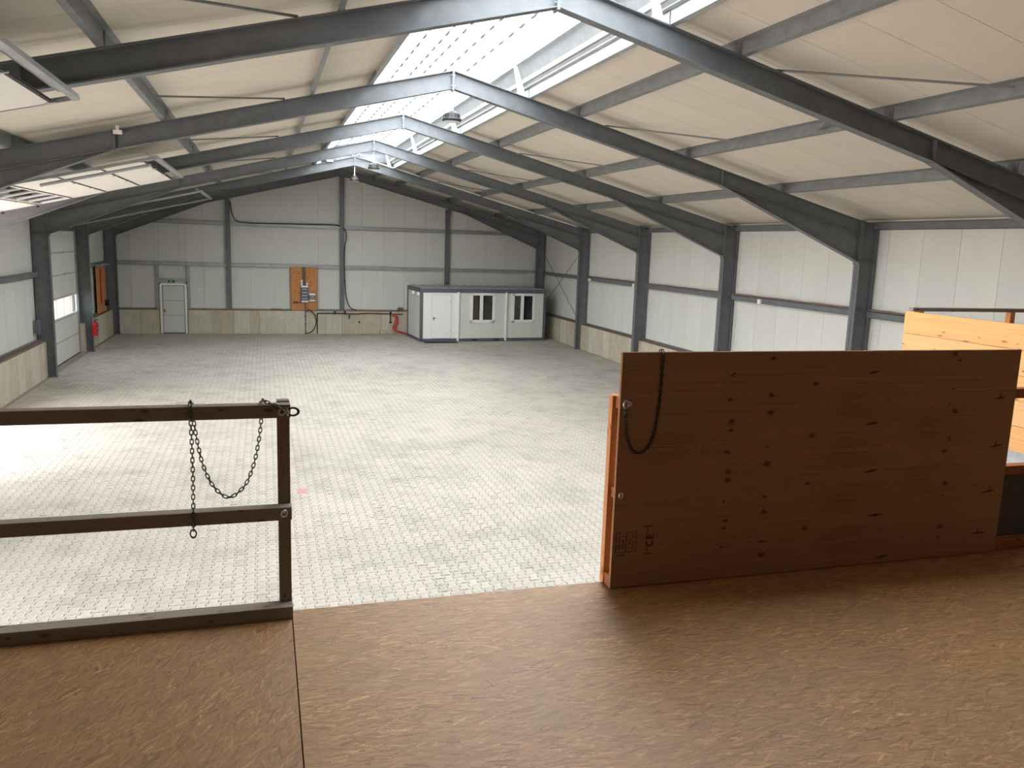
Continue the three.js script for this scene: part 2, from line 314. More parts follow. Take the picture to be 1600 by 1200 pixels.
// ------------------------------------------------------------------ walls of sandwich panels above a concrete plinth
function channel(along, a0, a1, y, inX, dir, hgt = 0.15, dep = 0.13) {   // C-section girt with its web to the room; along 'z' (inX is x) or 'x' (inX is z)
  const t = 0.008, o = inX + dir * dep, mk = (p, q, y0, y1) => (along === 'z' ? bb(p, q, y0, y1, a0, a1) : bb(a0, a1, y0, y1, p, q));
  return uvM(join([mk(inX, inX + dir * t, y, y + hgt), mk(inX, o, y, y + t), mk(inX, o, y + hgt - t, y + hgt)]));
}
function sideWall(side) {
  const s = side === 'right' ? 1 : -1, X = (o) => CX + s * o;
  const w = structure('wall_' + side, side === 'right' ? 'right long wall of white sandwich panels over a concrete plinth' : 'left long wall of white panels with three large door bays', 'wall');
  const gaps = s > 0 ? [] : DOORS;
  const inGap = (z0, z1) => gaps.find(([a, b]) => z0 < b - 0.01 && z1 > a + 0.01);
  // cut the length at every metre and at the door jambs
  const cuts = new Set([-0.28, LEN]); for (let z = 0.72; z < LEN; z += 1) cuts.add(+z.toFixed(3)); gaps.forEach(([a, b]) => { cuts.add(a); cuts.add(b); });
  const cs = [...cuts].sort((a, b) => a - b);
  for (let i = 0; i + 1 < cs.length; i++) {
    const z0 = cs[i], z1 = cs[i + 1]; if (z1 - z0 < 0.02) continue;
    const y0 = inGap(z0, z1) ? DOORH : CTOP - 0.05;
    part('wall_panel', uvM(bb(X(WALL), X(WALL + 0.08), y0, 5.22, z0 + 0.003, z1 - 0.003), 0.5, rnd(), rnd()), rnd() < 0.5 ? M.panel : M.panel2, w);
    part('outer_skin', bb(X(WALL + 0.078), X(WALL + 0.12), inGap(z0, z1) ? DOORH : -0.1, 5.3, z0, z1), M.joint, w);
  }
  // plinth of precast concrete slabs with a ledge
  const runs = []; let p = -0.02; for (const [a, b] of [...gaps].sort((m, n) => m[0] - n[0])) { runs.push([p, a]); p = b; } runs.push([p, LEN]);
  const conc = [M.concreteA, M.concreteB, M.concreteC];
  for (const [a, b] of runs) {
    for (let z = a; z < b - 0.05;) {
      const e = Math.min(b, z + rr(0.45, 1.05)), zz = b - e < 0.25 ? b : e;
      part('concrete_slab', uvM(bb(X(CONC + rr(0, 0.006)), X(WALL + 0.06), -0.05, CTOP, z + 0.003, zz - 0.003), 0.45, rnd() * 3, rnd()), conc[Math.floor(rnd() * 3)], w);
      z = zz;
    }
    part('ledge_board', uvM(bb(X(CONC + 0.02), X(WALL), CTOP, CTOP + 0.035, a + 0.01, b - 0.01)), M.redBrown, w);
    part('sill_channel', channel('z', a + 0.01, b - 0.01, CTOP + 0.035, X(WALL - 0.09), s, 0.06, 0.09), M.steel, w);
  }
  // girts between the columns
  for (let k = 0; k < 7; k++) {
    const a = Zk(k) + 0.1, b = Zk(k + 1) - 0.1; if (inGap(a, b)) continue;
    part('girt', channel('z', a, b, 3.0, X(WALL - 0.14), s), M.steel, w);
  }
  part('eave_beam', channel('z', 0, LEN, 5.0, X(WALL - 0.12), s, 0.17, 0.12), M.steel, w);
  if (s < 0) for (const [a, b] of gaps) {                            // door jambs and lintel
    part('door_jamb', uvM(bb(X(WALL - 0.1), X(WALL + 0.12), 0, DOORH, a - 0.1, a)), M.steel, w);
    part('door_jamb', uvM(bb(X(WALL - 0.1), X(WALL + 0.12), 0, DOORH, b, b + 0.1)), M.steel, w);
    part('lintel', uvM(bb(X(WALL - 0.1), X(WALL + 0.12), DOORH, DOORH + 0.12, a - 0.1, b + 0.1)), M.steel, w);
  }
  return w;
}
const wallRight = sideWall('right'), wallLeft = sideWall('left');
// tension rods crossed in the last right-hand bay
{
  const x = CX + 9.72;
  part('brace_rod', rod([x, 1.15, Zk(0) + 0.15], [x, 4.25, Zk(1) - 0.15], 0.012), M.rodSteel, wallRight);
  part('brace_rod', rod([x + 0.03, 4.25, Zk(0) + 0.15], [x + 0.03, 1.15, Zk(1) - 0.15], 0.012), M.rodSteel, wallRight);
}
function gable(side, z, dir) {                                       // dir: towards the room
  const w = structure('wall_' + side, side === 'far' ? 'far gable wall of white vertical panels with three steel posts' : 'plain chipboard wall behind the viewer', 'wall');
  const face = z - dir * 0.28, back = face - dir * 0.08, lo = (a, b) => Math.min(a, b), hi = (a, b) => Math.max(a, b);
  const doorX = [-5.3, -4.17];
  const edges = []; for (let x = CX - 10.05; x < CX + 10.0; x += 1.005) edges.push(x); edges.push(CX + 10.05);
  if (side === 'far') edges.push(...doorX); edges.push(CX); edges.sort((a, b) => a - b);
  for (let i = 0; i + 1 < edges.length; i++) {
    const a = edges[i] + 0.003, b = edges[i + 1] - 0.003; if (b - a < 0.02) continue;
    const isDoor = side === 'far' && a > doorX[0] - 0.01 && b < doorX[1] + 0.01, y0 = isDoor ? 2.24 : side === 'far' ? CTOP - 0.05 : 0;
    part('wall_panel', uvM(prism([[a, y0], [b, y0], [b, under(Math.abs(b - CX)) + 0.03], [a, under(Math.abs(a - CX)) + 0.03]], lo(face, back), hi(face, back)), 0.5, rnd(), rnd()), side === 'far' ? (rnd() < 0.5 ? M.panel : M.panel2) : M.osbEdge, w);
  }
  const B2 = back - dir * 0.04, pts = (y0) => [[CX - 10.15, y0], [CX + 10.15, y0], [CX + 10.15, under(10.15) + 0.1], [CX, under(0) + 0.1], [CX - 10.15, under(10.15) + 0.1]];
  part('outer_skin', prism(pts(-0.1), lo(back + dir * 0.002, B2), hi(back + dir * 0.002, B2)), M.joint, w);
  if (side !== 'far') return w;
  // plinth
  const conc = [M.concreteA, M.concreteB, M.concreteC];
  for (const [a, b] of [[CX - 9.8, doorX[0] - 0.03], [doorX[1] + 0.03, CX + 9.8]]) {
    for (let x = a; x < b - 0.05;) {
      const e = Math.min(b, x + rr(0.4, 1.15)), xx = b - e < 0.25 ? b : e;
      part('concrete_slab', uvM(bb(x + 0.004, xx - 0.004, -0.05, CTOP, face - 0.02, z - rr(0, 0.008)), 0.45, rnd() * 3, rnd()), conc[Math.floor(rnd() * 3)], w); x = xx;
    }
    part('ledge_board', uvM(bb(a, b, CTOP, CTOP + 0.03, face, z - 0.02)), M.redBrown, w);
    part('sill_channel', channel('x', a, b, CTOP + 0.03, face + 0.08, -1, 0.05, 0.08), M.galv, w);
  }
  // posts: H-sections
  const posts = [-2.38, 2.64, 7.65];
  for (const x of posts) part('post', uvM(join([bb(x - 0.1, x + 0.1, CTOP, rafBot(Math.abs(x - CX)), -0.075, -0.06), bb(x - 0.1, x + 0.1, CTOP, rafBot(Math.abs(x - CX)), -0.265, -0.25), bb(x - 0.005, x + 0.005, CTOP, rafBot(Math.abs(x - CX)), -0.26, -0.06), bb(x - 0.14, x + 0.14, CTOP, CTOP + 0.045, -0.27, -0.03)])), M.steel, w);
  const stops = [CX - 9.95, ...posts, CX + 9.95];
  for (let i = 0; i < 4; i++) for (const y of [3.03, 4.85]) {
    let a = stops[i] + 0.1, b = stops[i + 1] - 0.1;
    if (y > 4) { const reach = (rafBot(0) - y - 0.2) / RS; a = Math.max(a, CX - reach); b = Math.min(b, CX + reach); }
    part('girt', channel('x', a, b, y, -0.15, -1, 0.15, 0.12), M.galv, w);
  }
  for (const x of [doorX[0] - 0.13, doorX[1] + 0.03]) part('door_stud', uvM(bb(x, x + 0.1, 1.1, 3.03, -0.27, -0.14)), M.galv, w);
  part('door_stud', uvM(bb(doorX[0] - 0.03, doorX[1] + 0.03, 2.36, 2.44, -0.27, -0.14)), M.galv, w);
  return w;
}
const wallFar = gable('far', 0, 1);
gable('rear', LEN, -1);

// ------------------------------------------------------------------ roof: panels, purlins, rods, ridge skylight
const ceiling = structure('ceiling', 'pitched roof lined with cream sandwich panels on grey purlins', 'ceiling');
{
  for (const s of [-1, 1]) {
    const P = (d, o) => [CX + s * d, under(d) + o];
    const shapes = {};
    const geoFor = (d0) => shapes[d0] ??= [0, 0.31, 0.67].map((o) => uvM(prism([P(d0, 0), P(10.35, 0), P(10.35, 0.08), P(d0, 0.08)], 0.003, 0.997), 0.5, o, o * 1.7));
    const n = Math.round(LEN) + 1;
    for (let i = -1; i < n; i++) {
      const z = i + 0.1 - 0.2, lit = z + 0.999 > SKY0 + 0.05 && z < SKY1 - 0.05;
      const m = part('roof_panel', geoFor(lit ? SKYD : 0)[Math.floor(rnd() * 3)], rnd() < 0.5 ? M.roof : M.roof2, ceiling); m.position.z = z;
    }
    const zEnds = [[-1.2, SKY0, 0], [SKY0, SKY1, SKYD], [SKY1, LEN + 1.2, 0]];
    part('outer_skin', join(zEnds.map(([a, b, d]) => prism([P(d, 0.079), P(10.45, 0.079), P(10.45, 0.13), P(d, 0.13)], a, b))), M.outer, ceiling);
    for (const d of [1.5, 2.56, 5.05, 7.42]) {                       // Z-purlins lying on the rafters
      const t = 0.007, f = 0.065, b = rafTop(d), u = under(d);
      const Q = (dd, y) => [CX + s * dd, y];
      part('purlin', uvM(join([prism([Q(d, b), Q(d + t, b), Q(d + t, u), Q(d, u)], -0.2, LEN), strip(Q(d + t, b), Q(d + t + f, b - RS * f), s * 0.007, -0.2, LEN), strip(Q(d - f, u + RS * f - 0.008), Q(d, u - 0.008), s * 0.007, -0.2, LEN)])), d === 1.5 ? M.galv : M.purlin, ceiling);
      for (let k = 0; k < 7; k++) {                                  // cleat and lapped sleeve over each frame
        const z = Zk(k);
        part('purlin_cleat', uvM(join([prism([Q(d - 0.012, b), Q(d, b), Q(d, u - 0.02), Q(d - 0.012, u - 0.02)], z - 0.09, z + 0.09), prism([Q(d + t, b + 0.01), Q(d + t + 0.006, b + 0.01), Q(d + t + 0.006, u - 0.01), Q(d + t, u - 0.01)], z - 0.55, z + 0.55)])), M.steel, ceiling);
      }
    }
    for (let k = 1; k < 6; k++) {                                    // slender rods from each rafter to the next purlin
      const z = Zk(k), d0 = s > 0 ? 3.15 : 3.07, d1 = 4.95;
      part('brace_rod', rod([CX + s * d0, rafTop(d0) + 0.03, z], [CX + s * d1, rafTop(d1) + 0.06, z + 2.15], 0.016), M.rodSteel, ceiling);
    }
  }
  // kicker brace under the right-hand rafter of the nearest frame
  part('brace_rod', rod([CX + 4.05, rafBot(4.05) + 0.02, Zk(5) - 0.05], [CX + 5.0, rafTop(5.0) + 0.03, Zk(5) - 1.5], 0.018), M.rodSteel, ceiling);
}
const skylight = structure('window_1', 'long bright translucent ridge skylight along the top of the roof', 'skylight');
{
  const cd = 1.24, cy = 7.80, ry = 8.08;
  for (const s of [-1, 1]) {
    const P = (d, y) => [CX + s * d, y];
    part('upstand', uvM(join([prism([P(SKYD + 0.02, under(SKYD) - 0.02), P(cd, cy), P(cd + 0.03, cy + 0.01), P(SKYD + 0.06, under(SKYD) + 0.02)], SKY0, SKY1), prism([P(SKYD + 0.05, under(SKYD) + 0.02), P(cd, cy), P(cd + 0.12, cy), P(SKYD + 0.12, under(SKYD) + 0.05)], SKY0, SKY1)])), M.purlin, skylight);
    part('gutter_rail', uvM(prism([P(cd + 0.12, 7.53), P(cd + 0.17, 7.5), P(cd + 0.155, 7.47), P(cd + 0.1, 7.5)], SKY0, SKY1)), M.white, skylight);
    for (let z = SKY0; z < SKY1 - 0.1; z += BAY / 5) part('pane', prism([P(cd + 0.04, cy - 0.002), P(0, ry), P(0, ry + 0.004), P(cd + 0.04, cy + 0.002)], z + 0.01, z + BAY / 5 - 0.01).translate(0, 0, 0), M.pane, skylight);
    for (let z = SKY0; z < SKY1 + 0.1; z += BAY / 5) part('glazing_bar', prism([P(cd + 0.05, cy), P(0, ry + 0.003), P(0, ry + 0.03), P(cd + 0.05, cy + 0.03)], z - 0.02, z + 0.02), M.white, skylight);
    for (const d of s > 0 ? [0.28, 0.62] : [0.05, 0.35, 0.75]) {    // wire with clips along the sheet
      const y = ry - (ry - cy) * d / cd - 0.03;
      const l = [rod([CX + s * d, y, SKY0], [CX + s * d, y, SKY1], 0.007, 6)]; for (let z = SKY0 + 0.4; z < SKY1; z += 0.62) l.push(bb(CX + s * d - 0.018, CX + s * d + 0.018, y - 0.012, y + 0.02, z, z + 0.24));
      part('clip_wire', l, M.purlin, skylight);
    }
    for (let k = 1; k <= 6; k++) part('gusset', prism([P(SKYD + 0.0, rafTop(SKYD)), P(SKYD - 0.16, rafTop(SKYD - 0.16)), P(cd - 0.06, cy - 0.03), P(cd + 0.02, cy - 0.01)], Zk(k) + 0.03, Zk(k) + 0.04), M.white, skylight);
  }
  for (const z of [SKY0 - 0.03, SKY1 - 0.02]) part('end_wall', prism([[CX - SKYD - 0.1, 7.42], [CX + SKYD + 0.1, 7.42], [CX + cd + 0.06, cy + 0.03], [CX, ry + 0.03], [CX - cd - 0.06, cy + 0.03]], z, z + 0.05), M.steel, skylight);
}

// ------------------------------------------------------------------ steel portal frames
const frameLabels = ['dark steel portal frame flat against the far gable wall', 'fifth portal frame from the viewer, white conduit along its rafter', 'fourth portal frame from the viewer, its left column beside the shut sectional door', 'third steel portal frame from the viewer, left haunch tinted pink by the open door', 'second steel portal frame from the viewer, round lamp hanging at its apex', 'nearest steel portal frame, rafters crossing the top of the picture'];
for (let k = 0; k < 6; k++) {
  const f = thing('portal_frame', frameLabels[k], 'portal frame', 'steel portal frames'); f.position.set(CX, 0, Zk(k));
  const b = 0.09, tf = 0.016, tw = 0.006, HS = 5.87;
  for (const s of [-1, 1]) {
    const P = (d, y) => [s * d, y];
    const top = rafTop(KNEE) - 0.0;
    // column: inner flange tapers nothing, web, outer flange, stiffeners at the knee, foot plate
    part('column', uvM(join([
      prism([P(KNEE, 0), P(KNEE + tf, 0), P(KNEE + tf, top), P(KNEE, top)], -0.1, 0.1),
      prism([P(KNEE + COLD - tf, 0), P(KNEE + COLD, 0), P(KNEE + COLD, rafTop(KNEE + COLD)), P(KNEE + COLD - tf, rafTop(KNEE + COLD))], -0.1, 0.1),
      prism([P(KNEE, 0), P(KNEE + COLD, 0), P(KNEE + COLD, rafTop(KNEE + COLD)), P(KNEE, top)], -tw, tw),
      prism([P(KNEE, 4.255), P(KNEE + COLD, 4.255), P(KNEE + COLD, 4.275), P(KNEE, 4.275)], -0.1, 0.1),
      prism([P(KNEE - 0.02, rafTop(KNEE - 0.02)), P(KNEE + COLD, rafTop(KNEE + COLD)), P(KNEE + COLD, rafTop(KNEE + COLD) + tf), P(KNEE - 0.02, rafTop(KNEE - 0.02) + tf)], -0.1, 0.1),
    ])), M.steel, f);
    part('foot_plate', bb(Math.min(s * (KNEE - 0.04), s * (KNEE + COLD + 0.04)), Math.max(s * (KNEE - 0.04), s * (KNEE + COLD + 0.04)), 0, 0.02, -0.13, 0.13), M.steel, f);
    part('rafter', uvM(join([
      prism([P(0.012, rafBot(0)), P(KNEE - 0.02, rafBot(KNEE - 0.02)), P(KNEE - 0.02, rafTop(KNEE - 0.02)), P(0.012, rafTop(0))], -tw, tw),
      prism([P(0.012, rafBot(0)), P(KNEE - 0.02, rafBot(KNEE - 0.02)), P(KNEE - 0.02, rafBot(KNEE - 0.02) + tf), P(0.012, rafBot(0) + tf)], -b, b),
      prism([P(0.012, rafTop(0) - tf), P(KNEE - 0.02, rafTop(KNEE - 0.02) - tf), P(KNEE - 0.02, rafTop(KNEE - 0.02)), P(0.012, rafTop(0))], -b, b),
    ])), M.steel, f);
    part('haunch', uvM(join([
      prism([P(HS, rafBot(HS)), P(KNEE - 0.02, 4.268), P(KNEE - 0.02, rafBot(KNEE - 0.02))], -tw, tw),
      prism([P(HS, rafBot(HS) - 0.005), P(KNEE - 0.02, 4.263), P(KNEE - 0.02, 4.263 + tf), P(HS + 0.05, rafBot(HS) - 0.005)], -b, b),
    ])), M.steel, f);
    part('end_plate', prism([P(KNEE - 0.022, 4.2), P(KNEE, 4.2), P(KNEE, rafTop(KNEE) + 0.01), P(KNEE - 0.022, rafTop(KNEE) + 0.01)], -0.1, 0.1), M.steel, f);
    part('stiffener', prism([P(HS - 0.01, rafBot(HS)), P(HS + 0.005, rafBot(HS)), P(HS + 0.005, rafTop(HS)), P(HS - 0.01, rafTop(HS))], -b, b), M.steel, f);
  }
  part('apex_plate', bb(-0.02, 0.02, 7.22, 7.6, -0.095, 0.095), M.steel, f);
  for (const z of [-0.05, 0.05]) for (const y of [7.31, 7.5]) part('bolt', rod([-0.04, y, z], [0.04, y, z], 0.012, 6), M.zinc, f);
}

// ------------------------------------------------------------------ sectional doors of the left wall
const SEC = 0.73, DX = CX - WALL + 0.05;                             // face of a shut door
function sectionalDoor(i, z0, z1, open, label) {
  const d = structure('door_' + (i + 1), label, 'sectional door');
  const len = z1 - z0 - 0.1, slope = Math.atan(0.25), railY = (x) => 5.72 + 0.25 * (x + 2.7);
  for (let k = 0; k < 6; k++) {                                      // k = 0 is the bottom section
    const h = new THREE.Group();
    const win = k === 2;
    const list = [];
    if (!win) list.push(rb(0, SEC - 0.03, 0, 0.04, 0, len, 0.006));
    else { list.push(rb(0, 0.06, 0, 0.04, 0, len, 0.006), rb(SEC - 0.068, SEC - 0.008, 0, 0.04, 0, len, 0.006)); for (let q = 0; q <= 5; q++) list.push(bb(0.05, SEC - 0.06, 0, 0.04, q * (len - 0.05) / 5, q * (len - 0.05) / 5 + 0.05)); }
    const m = part(win ? 'window_section' : 'section', uvM(join(list), 0.5, rnd(), 0), win ? M.offwhite : rnd() < 0.5 ? M.panel : M.panel2, d);
    if (!win) part('section_core', bb(-0.012, SEC + 0.004, 0.028, 0.038, 0, len), M.darkgrey, m);
    if (win) for (let q = 0; q < 5; q++) part('pane', bb(0.06, SEC - 0.068, 0.018, 0.022, q * (len - 0.05) / 5 + 0.05, (q + 1) * (len - 0.05) / 5), M.glass, m);
    const hl = []; for (let q = 0; q < 4; q++) hl.push(bb(-0.05, 0.05, -0.012, 0.002, 0.03 + q * (len - 0.1) / 3, 0.07 + q * (len - 0.1) / 3));
    if (k > 0) part('joint_seal', bb(-0.03, 0.006, -0.006, 0.002, 0.01, len - 0.01), open ? M.rubber : M.joint, m);
    if (k > 0) part('hinges', hl, M.zinc, m);
    if (open) { const x = -2.92 - (5 - k) * SEC * Math.cos(slope); m.position.set(x, railY(x) - 0.02, z0 + 0.05); m.rotation.z = Math.PI + slope; m.scale.y = -1; m.rotation.z = slope - Math.PI; }
    else { m.position.set(DX, 0.012 + k * SEC, z0 + 0.05); m.rotation.z = Math.PI / 2; }
  }
  for (const z of [z0 + 0.01, z1 - 0.05]) {                          // vertical then inclined track
    part('track', uvM(join([bb(DX - 0.02, DX + 0.05, 0.02, railY(DX + 0.05), z, z + 0.04), strip([DX, railY(DX) - 0.025], [-2.68, railY(-2.68) - 0.025], 0.05, z, z + 0.03)])), M.galv, d);
  }
  if (!open) part('bottom_seal', bb(DX - 0.05, DX + 0.01, 0, 0.03, z0, z1), M.rubber, d);
  part('cross_bar', uvM(strip([-2.72, railY(-2.72) - 0.03], [-2.66, railY(-2.66) - 0.03], 0.06, z0, z1)), M.galv, d);
  part('spring_shaft', rod([-2.84, railY(-2.84) + 0.1, z0 + 0.05], [-2.84, railY(-2.84) + 0.1, z1 - 0.05], 0.03, 12), M.galv, d);
  for (const z of [z0 + 0.02, z1 - 0.06]) for (let k = 0; k < 6; k++) { const x = open ? -2.92 - k * SEC * Math.cos(slope) : DX, y = open ? railY(x) - 0.06 : 0.75 + k * SEC; if (y < 5) part('roller', rod([x, y, z], [x, y, z + 0.06], 0.025, 8), M.black, d); }
  if (open) part('lift_tube', rod([-4.6, railY(-4.6) - 0.1, z1 - 0.16], [-2.8, railY(-2.8) - 0.1, z1 - 0.16], 0.03, 10), M.galv, d);
  return d;
}
sectionalDoor(0, ...DOORS[0], true, 'cream sectional door rolled up under the left roof between second and third frames');
sectionalDoor(1, ...DOORS[1], true, 'cream sectional door rolled up at the upper left corner nearest the viewer');
sectionalDoor(2, ...DOORS[2], false, 'shut sectional door with a strip of windows in left wall');

// ------------------------------------------------------------------ personnel door in the far gable
{
  const d = structure('door_4', 'white three-panel personnel door under the exit sign', 'door');
  const x0 = -5.3, x1 = -4.17, zf = -0.2;
  part('door_frame', join([rb(x0, x0 + 0.1, 0, 2.24, -0.3, -0.08), rb(x1 - 0.1, x1, 0, 2.24, -0.3, -0.08), rb(x0, x1, 2.14, 2.24, -0.3, -0.08)]), M.white, d);
  part('threshold', bb(x0 + 0.1, x1 - 0.1, 0, 0.03, -0.3, -0.1), M.darkgrey, d);
  for (const [a, b] of [[0.035, 0.8], [0.81, 1.46], [1.47, 2.12]]) part('leaf_panel', uvM(rb(x0 + 0.125, x1 - 0.125, a, b, -0.2, -0.15, 0.008), 0.5), M.panel2, d);
  part('leaf_core', bb(x0 + 0.115, x1 - 0.115, 0.03, 2.13, -0.24, -0.185), M.darkgrey, d);
  part('door_handle', join([rod([x0 + 0.17, 1.02, -0.15], [x0 + 0.17, 1.02, -0.1], 0.012), rod([x0 + 0.17, 1.02, -0.1], [x0 + 0.28, 1.02, -0.1], 0.011), bb(x0 + 0.15, x0 + 0.19, 0.93, 1.1, -0.152, -0.145)]), M.black, d);
  const s = thing('exit_sign', 'small green exit sign above the white personnel door', 'sign');
  part('sign_plate', rb(-4.93, -4.66, 2.25, 2.37, -0.14, -0.12), M.green, s);
  part('running_figure', join([bb(-4.84, -4.79, 2.275, 2.345, -0.12, -0.117), rod([-4.815, 2.3, -0.118], [-4.86, 2.27, -0.118], 0.008, 6), rod([-4.815, 2.3, -0.118], [-4.77, 2.275, -0.118], 0.008, 6)]), M.white, s, 'white running figure');
}
single('wall_button', rb(-3.7, -3.6, 1.94, 2.0, -0.28, -0.26), M.white, 'small white fitting on gable panel just right of the personnel door', 'fitting');
single('wall_button', rb(-2.67, -2.61, 1.93, 1.98, -0.28, -0.26), M.white, 'small white fitting on gable panel beside the left gable post', 'fitting');

// ------------------------------------------------------------------ switchboard on the gable
{
  const t = thing('switchboard_panel', 'tall wooden board with conduits fixed to the far gable wall', 'wooden board');
  part('board', uvFit(rb(0.3, 1.51, 1.07, 3.08, -0.14, -0.1), 1, 1.05, 3.1, 0, 0.3, 2.0), M.timberWarm, t);
  for (const x of [0.3, 1.49]) part('batten', uvM(bb(x, x + 0.03, 1.07, 3.08, -0.28, -0.09)), M.timber, t);
  for (const [x, y] of [[0.42, 2.85], [0.66, 2.8], [1.18, 2.85], [1.34, 2.8], [0.5, 2.45], [1.2, 2.4], [1.32, 1.95], [1.38, 1.95], [0.5, 1.95]]) part('knot_hole', rod([x, y, -0.1], [x, y, -0.09], 0.022, 8), M.black, t);
  for (const x of [0.86, 0.94]) part('conduit', rod([x, 2.24, -0.07], [x, 3.08, -0.07], 0.03), M.boxGrey, t);
  for (const [x, y] of [[0.8, 2.42], [0.8, 2.28], [1.03, 2.3]]) part('socket', rb(x - 0.04, x + 0.04, y - 0.06, y + 0.06, -0.1, -0.03), M.white, t);
  for (const x of [0.42, 0.5, 0.58, 0.7]) part('cable_clip', rb(x, x + 0.05, 1.4, 1.5, -0.1, -0.06), M.black, t);
  const mk = (x0, x1, y0, y1, rows, label) => {
    const b = thing('fuse_box', label, 'fuse box'); part('housing', rb(x0, x1, y0, y1, -0.1, 0.03, 0.012), M.boxGrey, b);
    part('cover', rb(x0 + 0.02, x1 - 0.02, y1 - 0.09, y1 - 0.01, 0.03, 0.04), M.white, b); part('cover', rb(x0 + 0.02, x1 - 0.02, y0 + 0.01, y0 + 0.08, 0.03, 0.04), M.offwhite, b);
    for (let r = 0; r < rows; r++) { const h = (y1 - y0 - 0.2) / rows, y = y0 + 0.1 + r * h; const win = part('breaker_window', rb(x0 + 0.03, x1 - 0.03, y + 0.02, y + h - 0.02, 0.03, 0.036), M.darkgrey, b); part('breaker_row', bb(x0 + 0.06, x1 - 0.06, y + h * 0.42, y + h * 0.58, 0.036, 0.04), M.offwhite, win); }
  };
  mk(0.75, 1.1, 1.46, 2.24, 4, 'tall grey fuse box at the left on the wooden board');
  mk(1.1, 1.42, 1.5, 1.89, 2, 'low grey fuse box at the right on the wooden board');
  single('supply_pipe', [rod([0.95, 0.0, 0.03], [0.95, 1.45, 0.03], 0.022), ...[0.1, 0.45, 0.8].map((y) => bb(0.9, 1.0, y, y + 0.04, -0.01, 0.06))], M.boxGrey, 'grey cable pipe from the floor up to the fuse boxes', 'pipe');
  single('black_hose', tube([[1.0, 1.02, 0.1], [1.09, 1.12, 0.1], [1.32, 0.95, 0.07], [1.43, 0.6, 0.08], [1.31, 0.2, 0.08], [1.1, 0.05, 0.1], [0.9, 0.03, 0.12]], 0.022, 48), M.black, 'black hose bowed in a loop below the fuse boxes', 'hose');
}
single('gable_cable', tube([[-2.27, 5.89, -0.2], [-2.2, 5.45, -0.16], [-2.07, 5.11, -0.13], [-1.86, 5.02, -0.12], [0.5, 5.015, -0.13], [2.5, 5.015, -0.12], [2.76, 4.85, -0.04], [2.84, 4.46, -0.04], [2.76, 4.1, -0.04], [2.76, 2.44, -0.04], [2.87, 1.54, -0.04], [3.05, 1.2, -0.03], [3.29, 1.12, -0.02]], 0.022, 160), M.black, 'long black cable along the gable girt and down the middle post', 'cable');
{
  const t = thing('water_pipe', 'dark pipe run along the top of the gable plinth with taps', 'pipe');
  part('pipe_run', join([rod([1.48, 0.02, 0.03], [1.48, 0.96, 0.03], 0.025), tube([[1.48, 0.96, 0.03], [2.4, 0.965, 0.03], [3.2, 0.94, 0.03], [3.8, 0.97, 0.03], [5.5, 0.94, 0.03]], 0.024, 60)]), M.black, t);
  for (const x of [2.3, 2.75, 4.9]) part('pipe_clip', rb(x - 0.05, x + 0.05, 0.92, 1.06, 0, 0.07), M.black, t);
  part('valve', join([rod([2.95, 0.96, 0.05], [2.95, 0.7, 0.06], 0.02), bb(2.9, 3.0, 0.8, 0.83, 0.02, 0.1)]), M.black, t);
  part('tap', join([rod([4.88, 0.96, 0.05], [4.9, 0.55, 0.07], 0.028), bb(4.83, 4.95, 0.52, 0.58, 0.02, 0.12)]), M.black, t);
  part('outlet_cap', rod([3.42, 0.56, 0], [3.42, 0.56, 0.05], 0.045, 12), M.black, t);
  const r = thing('red_pipe', 'orange red flexible pipe curling from plinth to the office container', 'pipe');
  part('pipe_bend', tube([[4.95, 0.92, 0.08], [5.1, 0.9, 0.1], [5.12, 0.6, 0.12], [5.0, 0.3, 0.16], [5.15, 0.16, 0.3], [5.5, 0.08, 0.5], [5.75, 0.06, 0.62]], 0.04, 60), M.orange, r);
  part('pipe_bend', tube([[5.02, 0.88, 0.08], [5.2, 0.84, 0.12], [5.22, 0.55, 0.15], [5.1, 0.22, 0.24], [5.4, 0.12, 0.5], [5.72, 0.05, 0.75]], 0.035, 60), M.red, r);
  single('pipe_connector', rb(5.25, 5.52, 1.1, 1.26, -0.12, -0.02, 0.02), M.redBrown, 'small rust red fitting on the ledge beside the container', 'fitting');
  single('floor_block', rb(4.38, 4.76, 0, 0.17, 0.03, 0.22, 0.015), M.concreteC, 'small concrete block on the floor against the gable plinth', 'block');
}
single('loose_plank', rb(-0.6, -0.1, CTOP + 0.03, CTOP + 0.08, -0.15, -0.03), M.redBrown, 'short brown plank lying on the gable ledge left of the switchboard', 'plank');

